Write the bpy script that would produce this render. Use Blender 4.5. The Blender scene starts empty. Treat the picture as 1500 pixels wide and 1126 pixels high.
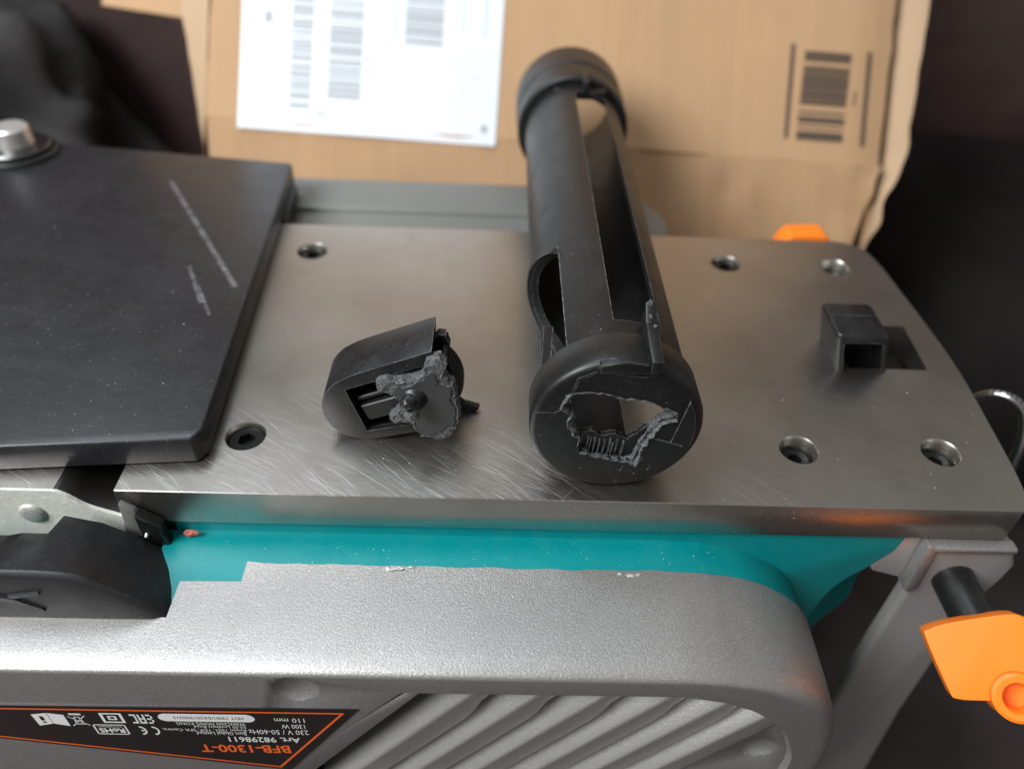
import bpy, bmesh, math, random
from mathutils import Vector, Matrix, noise
random.seed(7)
S = 0.001                      # all coordinates below are millimetres
sc = bpy.context.scene
col = sc.collection

# ------------------------------------------------------------------ camera
cam_d = bpy.data.cameras.new('camera'); cam = bpy.data.objects.new('camera', cam_d); col.objects.link(cam)
R = Matrix(((0.9993082271188746, -0.02709270632201327, -0.025476508329851672),
            (-0.0013356120505604245, 0.6584567409262893, -0.7526173904907991),
            (0.0371656205784628, 0.7521307769217257, 0.6579650530644762)))
cam.matrix_world = Matrix.Translation((-0.02851529, -0.11432132, 0.13463765)) @ R.to_4x4()
cam_d.sensor_width = 36; cam_d.lens = 27.048
cam_d.clip_start = 0.005; cam_d.clip_end = 20
cam_d.dof.use_dof = True; cam_d.dof.focus_distance = 0.172; cam_d.dof.aperture_fstop = 8.0
sc.camera = cam

# ------------------------------------------------------------------ world, lamps, exposure
w = bpy.data.worlds.new('World'); sc.world = w; w.use_nodes = True
w.node_tree.nodes['Background'].inputs[0].default_value = (0.80, 0.78, 0.76, 1)
w.node_tree.nodes['Background'].inputs[1].default_value = 0.31
def area(name, loc, target, sx, sy, power, color):
    l = bpy.data.lights.new(name, 'AREA'); l.shape = 'RECTANGLE'; l.size = sx*S; l.size_y = sy*S
    l.energy = power; l.color = color
    o = bpy.data.objects.new(name, l); col.objects.link(o)
    o.location = Vector(loc)*S
    o.rotation_euler = (Vector(target)-Vector(loc)).to_track_quat('-Z', 'Y').to_euler()
    return o
area('window_light', (-640, -330, 640), (0, 60, 0), 480, 480, 12.5, (0.95, 0.98, 1.0))
area('ceiling_light', (-420, 330, 1150), (-40, 40, 0), 520, 360, 5.0, (0.84, 0.92, 1.0))
sc.view_settings.view_transform = 'Standard'; sc.view_settings.look = 'None'
sc.view_settings.exposure = 0.32; sc.view_settings.gamma = 1.0
sc.render.engine = 'CYCLES'

# ------------------------------------------------------------------ object helpers
def tag(o, label=None, cat=None, group=None, kind=None):
    if label: o['label'] = label
    if cat: o['category'] = cat
    if group: o['group'] = group
    if kind: o['kind'] = kind
    return o
def thing(name, label, cat, loc, group=None):
    o = bpy.data.objects.new(name, None); col.objects.link(o); o.location = Vector(loc)*S
    o.empty_display_size = 0.01
    return tag(o, label, cat, group)
def finish(bm, name, m, parent=None, smooth=35, loc=None):
    bmesh.ops.recalc_face_normals(bm, faces=bm.faces)
    me = bpy.data.meshes.new(name)
    for v in bm.verts: v.co *= S
    bm.to_mesh(me); bm.free()
    return link(me, name, m, parent, smooth, loc)
def link(me, name, m, parent=None, smooth=35, loc=None):
    if m is not None and not me.materials: me.materials.append(m)
    if smooth:
        for p in me.polygons: p.use_smooth = True
        me.set_sharp_from_angle(angle=math.radians(smooth))
    o = bpy.data.objects.new(name, me); col.objects.link(o)
    off = Vector((0, 0, 0))
    if parent is not None:
        o.parent = parent; p = parent
        while p is not None: off += p.location; p = p.parent
    o.location = (Vector(loc)*S if loc else Vector((0, 0, 0))) - off
    return o
AX = {'x': lambda a, b, t: (t, a, b), 'y': lambda a, b, t: (a, t, b), 'z': lambda a, b, t: (a, b, t)}
def prism(bm, pts, lo, hi, axis='z', bev=0, seg=2, top_only=False):
    f = AX[axis]
    a = [bm.verts.new(f(p[0], p[1], lo)) for p in pts]; b = [bm.verts.new(f(p[0], p[1], hi)) for p in pts]
    n = len(pts); fs = [bm.faces.new(a), bm.faces.new(b[::-1])]
    for i in range(n): fs.append(bm.faces.new((a[i], b[i], b[(i+1) % n], a[(i+1) % n])))
    bmesh.ops.recalc_face_normals(bm, faces=fs)
    if bev:
        es = set()
        for fc in fs[:2]: es.update(fc.edges)
        for i in range(n):
            e = bm.edges.get((a[i], b[i]))
            if e.calc_face_angle(0) > 0.6: es.add(e)
        bmesh.ops.bevel(bm, geom=list(es), offset=bev, segments=seg, affect='EDGES', profile=0.5, clamp_overlap=True)
    return bm
def box(bm, x0, x1, y0, y1, z0, z1, bev=0, seg=2):
    return prism(bm, [(x0, y0), (x1, y0), (x1, y1), (x0, y1)], z0, z1, 'z', bev, seg)
def tube(bm, p, q, r0, r1=None, n=24, cap=True):
    r1 = r0 if r1 is None else r1
    p, q = Vector(p), Vector(q); d = (q-p).normalized()
    u = d.orthogonal().normalized(); v = d.cross(u)
    A = [bm.verts.new(p+(u*math.cos(2*math.pi*i/n)+v*math.sin(2*math.pi*i/n))*r0) for i in range(n)]
    B = [bm.verts.new(q+(u*math.cos(2*math.pi*i/n)+v*math.sin(2*math.pi*i/n))*r1) for i in range(n)]
    for i in range(n): bm.faces.new((A[i], A[(i+1) % n], B[(i+1) % n], B[i]))
    if cap: bm.faces.new(A[::-1]); bm.faces.new(B)
    return bm
def lathe(bm, prof, c=(0, 0), axis='y', n=96, closed=True):
    """prof: (along, radius) revolved about an axis through c in the plane across it"""
    rings = []
    for t, r in prof:
        ring = []
        for i in range(n):
            a = 2*math.pi*i/n
            ring.append(bm.verts.new(AX[axis](c[0]+r*math.cos(a), c[1]+r*math.sin(a), t)))
        rings.append(ring)
    k = len(rings)
    for j in range(k if closed else k-1):
        A, B = rings[j], rings[(j+1) % k]
        for i in range(n): bm.faces.new((A[i], A[(i+1) % n], B[(i+1) % n], B[i]))
    bmesh.ops.remove_doubles(bm, verts=bm.verts, dist=1e-4)
    return bm
def blob(bm, c, r, sub=2, amp=0.15, freq=1.0, sx=1, sy=1, sz=1):
    g = bmesh.ops.create_icosphere(bm, subdivisions=sub, radius=1)
    for v in g['verts']:
        d = v.co.normalized(); s = r*(1+amp*noise.noise(d*freq+Vector(c)*0.37))
        v.co = Vector((c[0]+d.x*s*sx, c[1]+d.y*s*sy, c[2]+d.z*s*sz))
    return bm
def boolean(bm, cutters, op='DIFFERENCE'):
    """exact boolean of bm with a list of bmeshes; returns a new bmesh (mm)"""
    def tmp(b):
        bmesh.ops.recalc_face_normals(b, faces=b.faces)
        me = bpy.data.meshes.new('tmp'); b.to_mesh(me); b.free()
        o = bpy.data.objects.new('tmp', me); col.objects.link(o); return o
    base = tmp(bm); cs = [tmp(b) for b in cutters]
    for c in cs:
        m = base.modifiers.new('b', 'BOOLEAN'); m.object = c; m.solver = 'EXACT'
        m.operation = op
    dg = bpy.context.evaluated_depsgraph_get()
    out = bmesh.new(); ev = base.evaluated_get(dg); me = ev.to_mesh(); out.from_mesh(me); ev.to_mesh_clear()
    for o in [base]+cs:
        me = o.data; bpy.data.objects.remove(o); bpy.data.meshes.remove(me)
    return out
def smoothpoly(pts, n=6, closed=True):
    """Catmull-Rom resample"""
    out = []; k = len(pts); V = [Vector(p) for p in pts]
    for i in range(k if closed else k-1):
        g = lambda j: V[j % k] if closed else V[max(0, min(k-1, j))]
        p0, p1, p2, p3 = g(i-1), g(i), g(i+1), g(i+2)
        for s in range(n):
            t = s/n
            out.append(tuple(0.5*((2*p1)+(p2-p0)*t+(2*p0-5*p1+4*p2-p3)*t*t+(3*p1-p0-3*p2+p3)*t**3)))
    if not closed: out.append(tuple(V[-1]))
    return out
def jag(pts, step=0.5, amp=0.35, seed=1, closed=True):
    """subdivide a closed 2D polygon and roughen it like a torn edge"""
    rnd = random.Random(seed); out = []
    k = len(pts)
    for i in range(k):
        a, b = Vector(pts[i]), Vector(pts[(i+1) % k]); L = (b-a).length; n = max(1, int(L/step))
        nrm = Vector((-(b-a).y, (b-a).x)).normalized()
        for s in range(n):
            t = s/n
            out.append(tuple(a.lerp(b, t)+nrm*amp*rnd.uniform(-1, 1)*(0.4 if s == 0 else 1)))
    return out
def inside(pt, poly):
    x, y = pt; c = False; j = len(poly)-1
    for i in range(len(poly)):
        xi, yi = poly[i][:2]; xj, yj = poly[j][:2]
        if (yi > y) != (yj > y) and x < (xj-xi)*(y-yi)/(yj-yi)+xi: c = not c
        j = i
    return c

# ------------------------------------------------------------------ material helpers
def new_mat(name, base, rough=0.5, metal=0.0, spec=0.5):
    m = bpy.data.materials.new(name); m.use_nodes = True
    b = m.node_tree.nodes['Principled BSDF']
    b.inputs['Base Color'].default_value = (*base, 1); b.inputs['Roughness'].default_value = rough
    b.inputs['Metallic'].default_value = metal; b.inputs['Specular IOR Level'].default_value = spec
    return m
class N:
    """small node wrapper"""
    def __init__(s, m):
        s.t = m.node_tree; s.b = s.t.nodes['Principled BSDF']; s.tc = s.t.nodes.new('ShaderNodeTexCoord')
    def add(s, kind, **kw):
        n = s.t.nodes.new(kind)
        for k, v in kw.items():
            if hasattr(n, k): setattr(n, k, v)
            else: n.inputs[k].default_value = v
        return n
    def lk(s, a, b): s.t.links.new(a, b)
    def mapped(s, scale=(1, 1, 1), rot=(0, 0, 0), loc=(0, 0, 0)):
        r = s.add('ShaderNodeMapping'); r.inputs['Rotation'].default_value = rot; r.inputs['Location'].default_value = loc
        s.lk(s.tc.outputs['Object'], r.inputs['Vector'])
        n = s.add('ShaderNodeMapping'); n.inputs['Scale'].default_value = scale
        s.lk(r.outputs[0], n.inputs['Vector']); return n.outputs[0]
    def noise(s, scale, detail=3, rough=0.5, vec=None, dist=0.0):
        n = s.add('ShaderNodeTexNoise', Scale=scale, Detail=detail, Roughness=rough, Distortion=dist)
        s.lk(vec if vec is not None else s.tc.outputs['Object'], n.inputs['Vector']); return n.outputs['Fac']
    def ramp(s, fac, stops):
        n = s.add('ShaderNodeValToRGB'); e = n.color_ramp.elements
        while len(e) < len(stops): e.new(0.5)
        for i, (p, c) in enumerate(stops):
            e[i].position = p; e[i].color = (c, c, c, 1) if isinstance(c, (int, float)) else (*c, 1)
        s.lk(fac, n.inputs[0]); return n.outputs[0]
    def math(s, op, a, b=None, c=None):
        n = s.add('ShaderNodeMath', operation=op)
        for i, v in enumerate((a, b, c)):
            if v is None: continue
            if isinstance(v, (int, float)): n.inputs[i].default_value = v
            else: s.lk(v, n.inputs[i])
        return n.outputs[0]
    def mix(s, fac, a, b):
        n = s.add('ShaderNodeMix', data_type='RGBA')
        for k, v in ((0, fac), (6, a), (7, b)):
            if isinstance(v, (int, float)): n.inputs[k].default_value = v
            elif isinstance(v, tuple): n.inputs[k].default_value = (*v, 1)
            else: s.lk(v, n.inputs[k])
        return n.outputs[2]
    def bump(s, h, strength=0.3, dist=0.0002, prev=None):
        n = s.add('ShaderNodeBump'); n.inputs['Strength'].default_value = strength; n.inputs['Distance'].default_value = dist
        s.lk(h, n.inputs['Height'])
        if prev is not None: s.lk(prev, n.inputs['Normal'])
        s.lk(n.outputs[0], s.b.inputs['Normal']); return n.outputs[0]
    def seg(s, a, b, width):
        """1 on the line a-b (metres, object XY) falling to 0 at width"""
        x = s.add('ShaderNodeSeparateXYZ'); s.lk(s.tc.outputs['Object'], x.inputs[0])
        ax, ay = a; dx, dy = b[0]-a[0], b[1]-a[1]; L = math.hypot(dx, dy); dx /= L; dy /= L
        px = s.math('SUBTRACT', x.outputs[0], ax); py = s.math('SUBTRACT', x.outputs[1], ay)
        al = s.math('ADD', s.math('MULTIPLY', px, dx), s.math('MULTIPLY', py, dy))
        ac = s.math('ABSOLUTE', s.math('SUBTRACT', s.math('MULTIPLY', px, dy), s.math('MULTIPLY', py, dx)))
        inr = s.math('MULTIPLY', s.math('GREATER_THAN', al, 0), s.math('LESS_THAN', al, L))
        n = s.add('ShaderNodeMapRange'); n.inputs[1].default_value = 0; n.inputs[2].default_value = width
        n.inputs[3].default_value = 1; n.inputs[4].default_value = 0
        s.lk(ac, n.inputs[0]); return s.math('MULTIPLY', n.outputs[0], inr)

# machined aluminium
def sole_material():
    m = new_mat('machined_aluminium', (0.42, 0.41, 0.39), 0.3, 1.0); k = N(m)
    big = k.noise(28, 4, 0.6)
    mill = k.noise(1, 2, 0.5, k.mapped((260, 5200, 300), (0, 0, 0.10)))
    mill2 = k.noise(1, 2, 0.5, k.mapped((300, 4200, 300), (0, 0, -0.35)))
    def scratch(fx, fy, a, lo, off):
        return k.ramp(k.noise(1, 2, 0.5, k.mapped((fx, fy, 60), (0, 0, a), (off, off*0.7, 0))), [(lo, 0), (lo+0.05, 1)])
    scr = None
    for q in ((34, 3600, 0.62, 0.628, 0.1), (44, 4600, 0.50, 0.632, 0.5), (30, 3000, 0.80, 0.642, 0.9), (40, 3800, 0.36, 0.658, 1.3), (50, 2600, -0.9, 0.70, 1.7)):
        e = scratch(*q); scr = e if scr is None else k.math('MAXIMUM', scr, e)
    # the wear patch along the front edge of the sole
    x = k.add('ShaderNodeSeparateXYZ'); k.lk(k.tc.outputs['Object'], x.inputs[0])
    d = k.add('ShaderNodeMapRange'); k.lk(x.outputs[1], d.inputs[0])
    for i, v in ((1, 0.0), (2, 0.042), (3, 1.0), (4, 0.04)): d.inputs[i].default_value = v
    wear = k.math('MULTIPLY', d.outputs[0], k.ramp(k.noise(45, 3, 0.6), [(0.36, 0.1), (0.58, 1)]))
    gx = k.add('ShaderNodeMapRange'); k.lk(x.outputs[0], gx.inputs[0])
    for i, v in ((1, -0.02), (2, 0.05), (3, 1.0), (4, 0.3)): gx.inputs[i].default_value = v
    geo = k.add('ShaderNodeNewGeometry'); gn = k.add('ShaderNodeSeparateXYZ'); k.lk(geo.outputs['True Normal'], gn.inputs[0])
    up = k.math('GREATER_THAN', gn.outputs[2], 0.5)
    scrw = k.math('MULTIPLY', k.math('MULTIPLY', scr, wear), k.math('MULTIPLY', up, gx.outputs[0]))
    c = k.mix(k.ramp(big, [(0.35, 0), (0.7, 1)]), (0.425, 0.402, 0.365), (0.51, 0.49, 0.455))
    c = k.mix(k.math('MULTIPLY', k.ramp(mill, [(0.35, 0), (0.65, 1)]), 0.35), c, (0.40, 0.38, 0.35))
    stain = k.ramp(k.noise(75, 5, 0.7), [(0.56, 0), (0.72, 1)]); c = k.mix(k.math('MULTIPLY', stain, 0.30), c, (0.30, 0.28, 0.25))
    c = k.mix(k.math('MULTIPLY', scrw, 0.42), c, (0.78, 0.79, 0.80)); k.lk(c, k.b.inputs['Base Color'])
    r = k.math('ADD', k.math('MULTIPLY', big, 0.12), 0.235)
    r = k.math('ADD', r, k.math('MULTIPLY', mill, 0.10)); r = k.math('ADD', r, k.math('MULTIPLY', scrw, 0.25))
    k.lk(r, k.b.inputs['Roughness'])
    h = k.math('ADD', k.math('ADD', mill, mill2), k.math('MULTIPLY', scrw, -1.5))
    k.bump(h, 0.10, 0.00005)
    return m
def grainy_metal(name, base, rough, scale, strength, metal=1.0, stain=0.0, spark=0.3):
    m = new_mat(name, base, rough, metal); k = N(m)
    f = k.noise(scale, 4, 0.75); g = k.noise(scale*2.3, 2, 0.6)
    k.bump(k.math('ADD', f, k.math('MULTIPLY', g, 0.5)), strength, 0.00012)
    c = k.mix(k.ramp(k.noise(60, 4, 0.6), [(0.3, 0), (0.75, 1)]), tuple(v*(1-stain) for v in base), base)
    c = k.mix(k.ramp(g, [(0.40, 0), (0.62, 1)]), tuple(v*(1-spark) for v in base), c)
    c = k.mix(k.math('MULTIPLY', k.ramp(f, [(0.55, 0), (0.72, 1)]), 0.5), c, tuple(min(1, v*(1+spark*1.3)) for v in base))
    k.lk(c, k.b.inputs['Base Color'])
    return m
def plastic(name, base, rough=0.45, scale=2600, strength=0.12, dusty=0.25, dust=(0.16, 0.16, 0.17), spec=0.5, edge=0.0):
    m = new_mat(name, base, rough, 0, spec); k = N(m)
    h = k.noise(scale, 2, 0.5); k.bump(h, strength, 0.0001)
    d = k.ramp(k.noise(120, 5, 0.7), [(0.45, 0), (0.8, 1)]); sp = k.ramp(k.noise(1900, 1, 0.3), [(0.70, 0), (0.76, 1)])
    c = k.mix(k.math('MULTIPLY', d, dusty*0.22), base, dust)
    c = k.mix(k.math('MULTIPLY', sp, dusty), c, dust); k.lk(c, k.b.inputs['Base Color'])
    if edge:  # edges mixed paler: wear and painted edge highlights together
        bv = k.add('ShaderNodeBevel', samples=4); bv.inputs['Radius'].default_value = 0.00035
        ge = k.add('ShaderNodeNewGeometry'); dt = k.add('ShaderNodeVectorMath', operation='DOT_PRODUCT')
        k.lk(bv.outputs[0], dt.inputs[0]); k.lk(ge.outputs['Normal'], dt.inputs[1])
        em = k.math('MULTIPLY', k.ramp(k.math('SUBTRACT', 1.0, dt.outputs['Value']), [(0.03, 0), (0.20, 1)]), k.ramp(k.noise(500, 3, 0.7), [(0.38, 0.15), (0.62, 1)]))
        c = k.mix(k.math('MULTIPLY', em, edge), c, (0.26, 0.26, 0.265)); k.lk(c, k.b.inputs['Base Color'])
    k.lk(k.math('ADD', k.math('MULTIPLY', d, 0.16), rough-0.03), k.b.inputs['Roughness'])
    return m
M_sole = sole_material()
M_silver = grainy_metal('silver_hammered_paint', (0.46, 0.445, 0.43), 0.36, 1700, 0.75, 0.72, 0.16, 0.34)
M_rib_lit = grainy_metal('silver_ribs_lit', (0.76, 0.745, 0.725), 0.30, 1700, 0.6, 0.8, 0.10, 0.25)  # light on the ribs put into a paler copy of the cover silver
M_cast = grainy_metal('raw_cast_aluminium', (0.60, 0.60, 0.55), 0.6, 700, 0.5, 0.6, 0.25)
M_steelpaint = grainy_metal('silver_bracket_paint', (0.46, 0.435, 0.42), 0.42, 2200, 0.3, 0.5, 0.15, 0.2)
M_grey = new_mat('grey_painted_metal', (0.17, 0.17, 0.155), 0.5, 0.2)
M_darkmetal = new_mat('dark_throat_metal', (0.16, 0.15, 0.145), 0.35, 1.0)
M_teal = plastic('teal_plastic', (0.0, 0.21, 0.22), 0.34, 900, 0.12, 0.30, (0.10, 0.36, 0.37))
M_black = plastic('black_plastic', (0.0075, 0.0075, 0.008), 0.40, 2300, 0.25, 0.30, spec=0.45, edge=0.85)
M_blackgrey = plastic('matt_charcoal_plastic', (0.032, 0.032, 0.033), 0.55, 1500, 0.4, 0.6)
M_blackfine = plastic('black_moulded_plastic', (0.0065, 0.0065, 0.0065), 0.42, 3000, 0.14, 0.12, spec=0.42, edge=0.85)
M_cap = plastic('black_guard_plastic', (0.012, 0.012, 0.0135), 0.48, 2600, 0.35, 0.18)
M_orange = new_mat('orange_plastic', (0.90, 0.20, 0.010), 0.42)
M_bolt = new_mat('zinc_bolt', (0.66, 0.64, 0.60), 0.38, 0.75)
M_screw = new_mat('black_screw', (0.02, 0.02, 0.02), 0.3, 0.6)
M_shade = new_mat('shade_black', (0.004, 0.004, 0.004), 0.8)  # near-black colour standing in for shade inside openings
M_chrome = new_mat('bent_steel_wire', (0.35, 0.35, 0.36), 0.25, 1.0)
def torn_material():
    m = new_mat('torn_plastic', (0.10, 0.10, 0.10), 0.7); k = N(m)
    f = k.noise(900, 4, 0.7); k.bump(f, 0.7, 0.0003)
    k.lk(k.mix(k.ramp(k.noise(2600, 3, 0.7), [(0.35, 0), (0.7, 1)]), (0.018, 0.018, 0.018), (0.15, 0.15, 0.155)), k.b.inputs['Base Color'])
    return m
M_torn = torn_material()
def guard_material():
    m = new_mat('black_guard_plate', (0.011, 0.011, 0.013), 0.33, 0, 0.55); k = N(m)
    d = k.ramp(k.noise(70, 5, 0.65), [(0.4, 0), (0.8, 1)])
    fine = k.ramp(k.noise(1, 2, 0.5, k.mapped((200, 1500, 200), (0, 0, 0.2))), [(0.5, 0), (0.75, 1)])
    speck = k.ramp(k.noise(1500, 1, 0.3), [(0.735, 0), (0.77, 1)])
    c = k.mix(k.math('MULTIPLY', d, 0.05), (0.012, 0.012, 0.0145), (0.10, 0.10, 0.11))
    c = k.mix(k.math('MULTIPLY', fine, 0.04), c, (0.2, 0.2, 0.2)); c = k.mix(k.math('MULTIPLY', speck, 0.35), c, (0.3, 0.3, 0.32))
    rag = k.math('MULTIPLY', k.ramp(k.noise(1500, 4, 0.8), [(0.42, 0), (0.62, 1)]), k.ramp(k.noise(260, 2, 0.6), [(0.35, 0.25), (0.55, 1)]))
    scs = None
    for a, b, wd in (((-0.1416, 0.1324), (-0.1026, 0.0695), 0.0012), ((-0.1190, 0.0800), (-0.1100, 0.0615), 0.0009),
                     ((-0.1135, 0.0700), (-0.1060, 0.0560), 0.0007), ((-0.199, 0.124), (-0.194, 0.113), 0.0026)):
        s_ = k.math('MULTIPLY', k.seg(a, b, wd), rag); scs = s_ if scs is None else k.math('MAXIMUM', scs, s_)
    c = k.mix(k.math('MULTIPLY', scs, 0.8), c, (0.40, 0.40, 0.42)); k.lk(c, k.b.inputs['Base Color'])
    k.lk(k.math('ADD', k.math('MULTIPLY', d, 0.1), 0.36), k.b.inputs['Roughness'])
    k.bump(k.noise(1800, 3, 0.6), 0.10, 0.0001)
    return m
M_guard = guard_material()
def card_material(name, base, amt=1.0):
    m = new_mat(name, base, 0.75, 0, 0.25); k = N(m)
    flute = k.noise(1, 2, 0.5, k.mapped((170, 6, 6)))
    cloud = k.noise(14, 4, 0.6)
    f = k.math('ADD', k.math('MULTIPLY', flute, 0.4), k.math('MULTIPLY', cloud, 0.6))
    k.lk(k.mix(k.ramp(f, [(0.35, 0), (0.65, 1)]), tuple(v*0.94 for v in base), tuple(v*1.04 for v in base)), k.b.inputs['Base Color'])
    k.bump(k.math('ADD', flute, k.math('MULTIPLY', cloud, 2.0)), 0.25*amt, 0.0008)
    return m
M_card = card_material('cardboard', (0.435, 0.27, 0.148))
M_cardin = card_material('cardboard_edge', (0.42, 0.29, 0.18))
M_cardprint = new_mat('brown_print', (0.075, 0.05, 0.035), 0.7)
M_paper = new_mat('label_paper', (0.67, 0.70, 0.745), 0.5)
M_greyprint = new_mat('faded_grey_print', (0.33, 0.355, 0.37), 0.6)
M_greyprint2 = new_mat('light_grey_print', (0.60, 0.62, 0.635), 0.6)
M_darkprint = new_mat('dark_print', (0.10, 0.10, 0.11), 0.6)
M_labelblack = new_mat('rating_label_black', (0.012, 0.009, 0.008), 0.3)
M_labelwhite = new_mat('rating_label_white', (0.75, 0.75, 0.74), 0.4)
M_labelorange = new_mat('rating_label_orange', (0.85, 0.13, 0.02), 0.4)
def cloth_material(name, base, var=0.5):
    m = new_mat(name, base, 0.85, 0, 0.2); k = N(m)
    k.lk(k.mix(k.ramp(k.noise(9, 4, 0.6), [(0.3, 0), (0.75, 1)]), tuple(v*(1-var) for v in base), tuple(v*(1+var) for v in base)), k.b.inputs['Base Color'])
    k.bump(k.noise(700, 2, 0.5), 0.3, 0.0005)
    return m
M_brown = cloth_material('dark_brown_upholstery', (0.06, 0.038, 0.035))
M_blackcloth = cloth_material('black_upholstery', (0.014, 0.011, 0.011))
M_bag = cloth_material('charcoal_cloth', (0.045, 0.042, 0.041), 0.5)
M_floor = cloth_material('dark_floor_carpet', (0.05, 0.038, 0.036))
M_wall = new_mat('grey_wall_paint', (0.40, 0.32, 0.25), 0.8)
M_dust = new_mat('white_dust', (0.55, 0.56, 0.56), 0.8)
M_rust = new_mat('red_chip', (0.45, 0.12, 0.08), 0.7)

# ================================================================== setting
bm = bmesh.new(); box(bm, -1600, 1600, -900, 1500, -262, -252); tag(finish(bm, 'floor', M_floor), kind='structure')
bm = bmesh.new(); box(bm, -1600, 1600, 1400, 1420, -252, 1500); tag(finish(bm, 'wall', M_wall), kind='structure')

# ================================================================== the planer, turned upside down
planer = thing('planer', 'upturned planer with bare aluminium sole, teal body and silver side cover', 'planer', (0, 50, -140))

# --- sole plate
def sole():
    bm = bmesh.new()
    right = smoothpoly([(95.3, 0), (98.7, 7.2), (101, 29.4), (102.6, 54.6), (101.4, 85), (98.6, 113), (90, 120)], 5, False)
    prism(bm, [(-113, 0)]+right+[(-113, 120)], -10.8, 0, 'z', 0.25, 1)
    cut = []
    for x, y in HOLES:
        c = bmesh.new(); lathe(c, [(1, 0), (1, 5.3), (0, 4.9), (-0.5, 4.55), (-8, 4.55), (-8, 0)], (x, y), 'z', 48, False); cut.append(c)
    c = bmesh.new(); prism(c, [(71, 50.5), (93.3, 50.5), (94.4, 71), (71, 71)], -20, 3); cut.append(c)
    return finish(boolean(bm, cut), 'sole_plate', M_sole, planer)
HOLES = [(-88.2, 102.8), (-88, 18.1), (47.4, 103.2), (83.7, 103.2), (47.6, 18.2), (83.4, 18.5)]
sole_o = sole()
# screws sunk in the holes
def screw_mesh():
    bm = bmesh.new(); lathe(bm, [(-2.6, 0), (-2.6, 2.9), (-0.5, 3.9), (0, 3.6), (0, 0)], (0, 0), 'z', 40, False)
    c = bmesh.new(); prism(c, [(1.95*math.cos(a*math.pi/3), 1.95*math.sin(a*math.pi/3)) for a in range(6)], -1.9, 1)
    return boolean(bm, [c])
sm = None
for i, (x, y) in enumerate(HOLES):
    z, k_ = ((-1.3, 1.13) if i in (0, 1, 2) else (-3.6, 1.0))
    if sm is None:
        o = finish(screw_mesh(), 'screw', M_screw, sole_o, 35, (x, y, z)); sm = o.data
    else: o = link(sm, 'screw', None, sole_o, 0, (x, y, z))
    o.rotation_euler.z = 0.5*i; o.scale = (k_, k_, 1)
# --- sliding catch in the slot
def catch():
    sh = lambda x, y, z: (x-0.27*z, y, z)
    bm = bmesh.new(); box(bm, 66.6, 81.2, 48.6, 64.5, -7, 13, 1.9, 4)
    c = bmesh.new(); box(c, 68.5, 79.3, 40, 57.0, -9, 10.2, 0.6, 2)
    c2 = bmesh.new(); prism(c2, [(45, 12.35), (45, 15), (57.6, 15), (57.6, 12.75)], 60, 90, 'x')
    o = boolean(bm, [c, c2])
    for v in o.verts: v.co = Vector(sh(*v.co))
    return finish(o, 'catch', M_black, planer)
catch()
bm = bmesh.new(); box(bm, 66, 95, 50, 72, -14, -11); finish(bm, 'slot_shade', M_shade, planer)  # black plate painted as the shade inside the slot
bm = bmesh.new(); box(bm, 83, 93, 52, 66, -11, -7.5, 0.6); finish(bm, 'catch_rail', M_blackfine, planer)

# --- teal motor housing behind the cover: wall under the sole and the rounded ledge
OUT = [(-170, -14), (-97, -14), (-83.5, -14)] + [(-83.5+1.95*i, -14) for i in range(1, 51)] + \
      smoothpoly([(22, -14.4), (33.3, -17.2), (42.8, -22.6), (49.8, -30), (54, -40), (55.8, -52), (56, -66)], 4, False) + \
      [(56, -80), (52, -96), (40, -106), (-170, -106)]
def inset(pts, d):
    n = len(pts); out = []
    for i in range(n):
        a, b, c = Vector(pts[i-1]), Vector(pts[i]), Vector(pts[(i+1) % n])
        e1 = (b-a).normalized(); e2 = (c-b).normalized()
        n1 = Vector((e1.y, -e1.x)); n2 = Vector((e2.y, -e2.x)); m_ = (n1+n2).normalized()
        out.append(tuple(b+m_*d/max(0.5, m_.dot(n1))))
    return out
def housing():
    bm = bmesh.new()
    prism(bm, [(-103, -10.9), (73, -10.9), (72.0, -17.5), (69.5, -21.5)]+smoothpoly([(67, -25.5), (63.5, -30), (61, -36), (59.5, -45), (58, -60)], 4, False)+[(54, -110), (-103, -110)], 1.2, 70, 'y', 0.8, 3)
    prism(bm, [(50, -20), (77, -16), (77, -30)]+smoothpoly([(77.5, -37), (76.0, -46), (76.5, -56), (72, -68)], 4, False)+[(60, -110), (50, -110)], 13, 70, 'y', 1.0, 3)
    fl = [p for p in inset(OUT, 1.1)]
    fl = [(max(p[0], -104.5), p[1]) for p in fl if p[0] > -100] 
    fl = [(-104.5, -15.1)]+fl+[(-104.5, -105)]
    prism(bm, fl, -22, 1.2, 'y')
    prism(bm, [(-170, -19.5), (-104.5, -19.5), (-104.5, -60), (-170, -60)], -22, 4, 'y')
    return finish(bm, 'motor_housing', M_teal, planer)
teal = housing()
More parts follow.
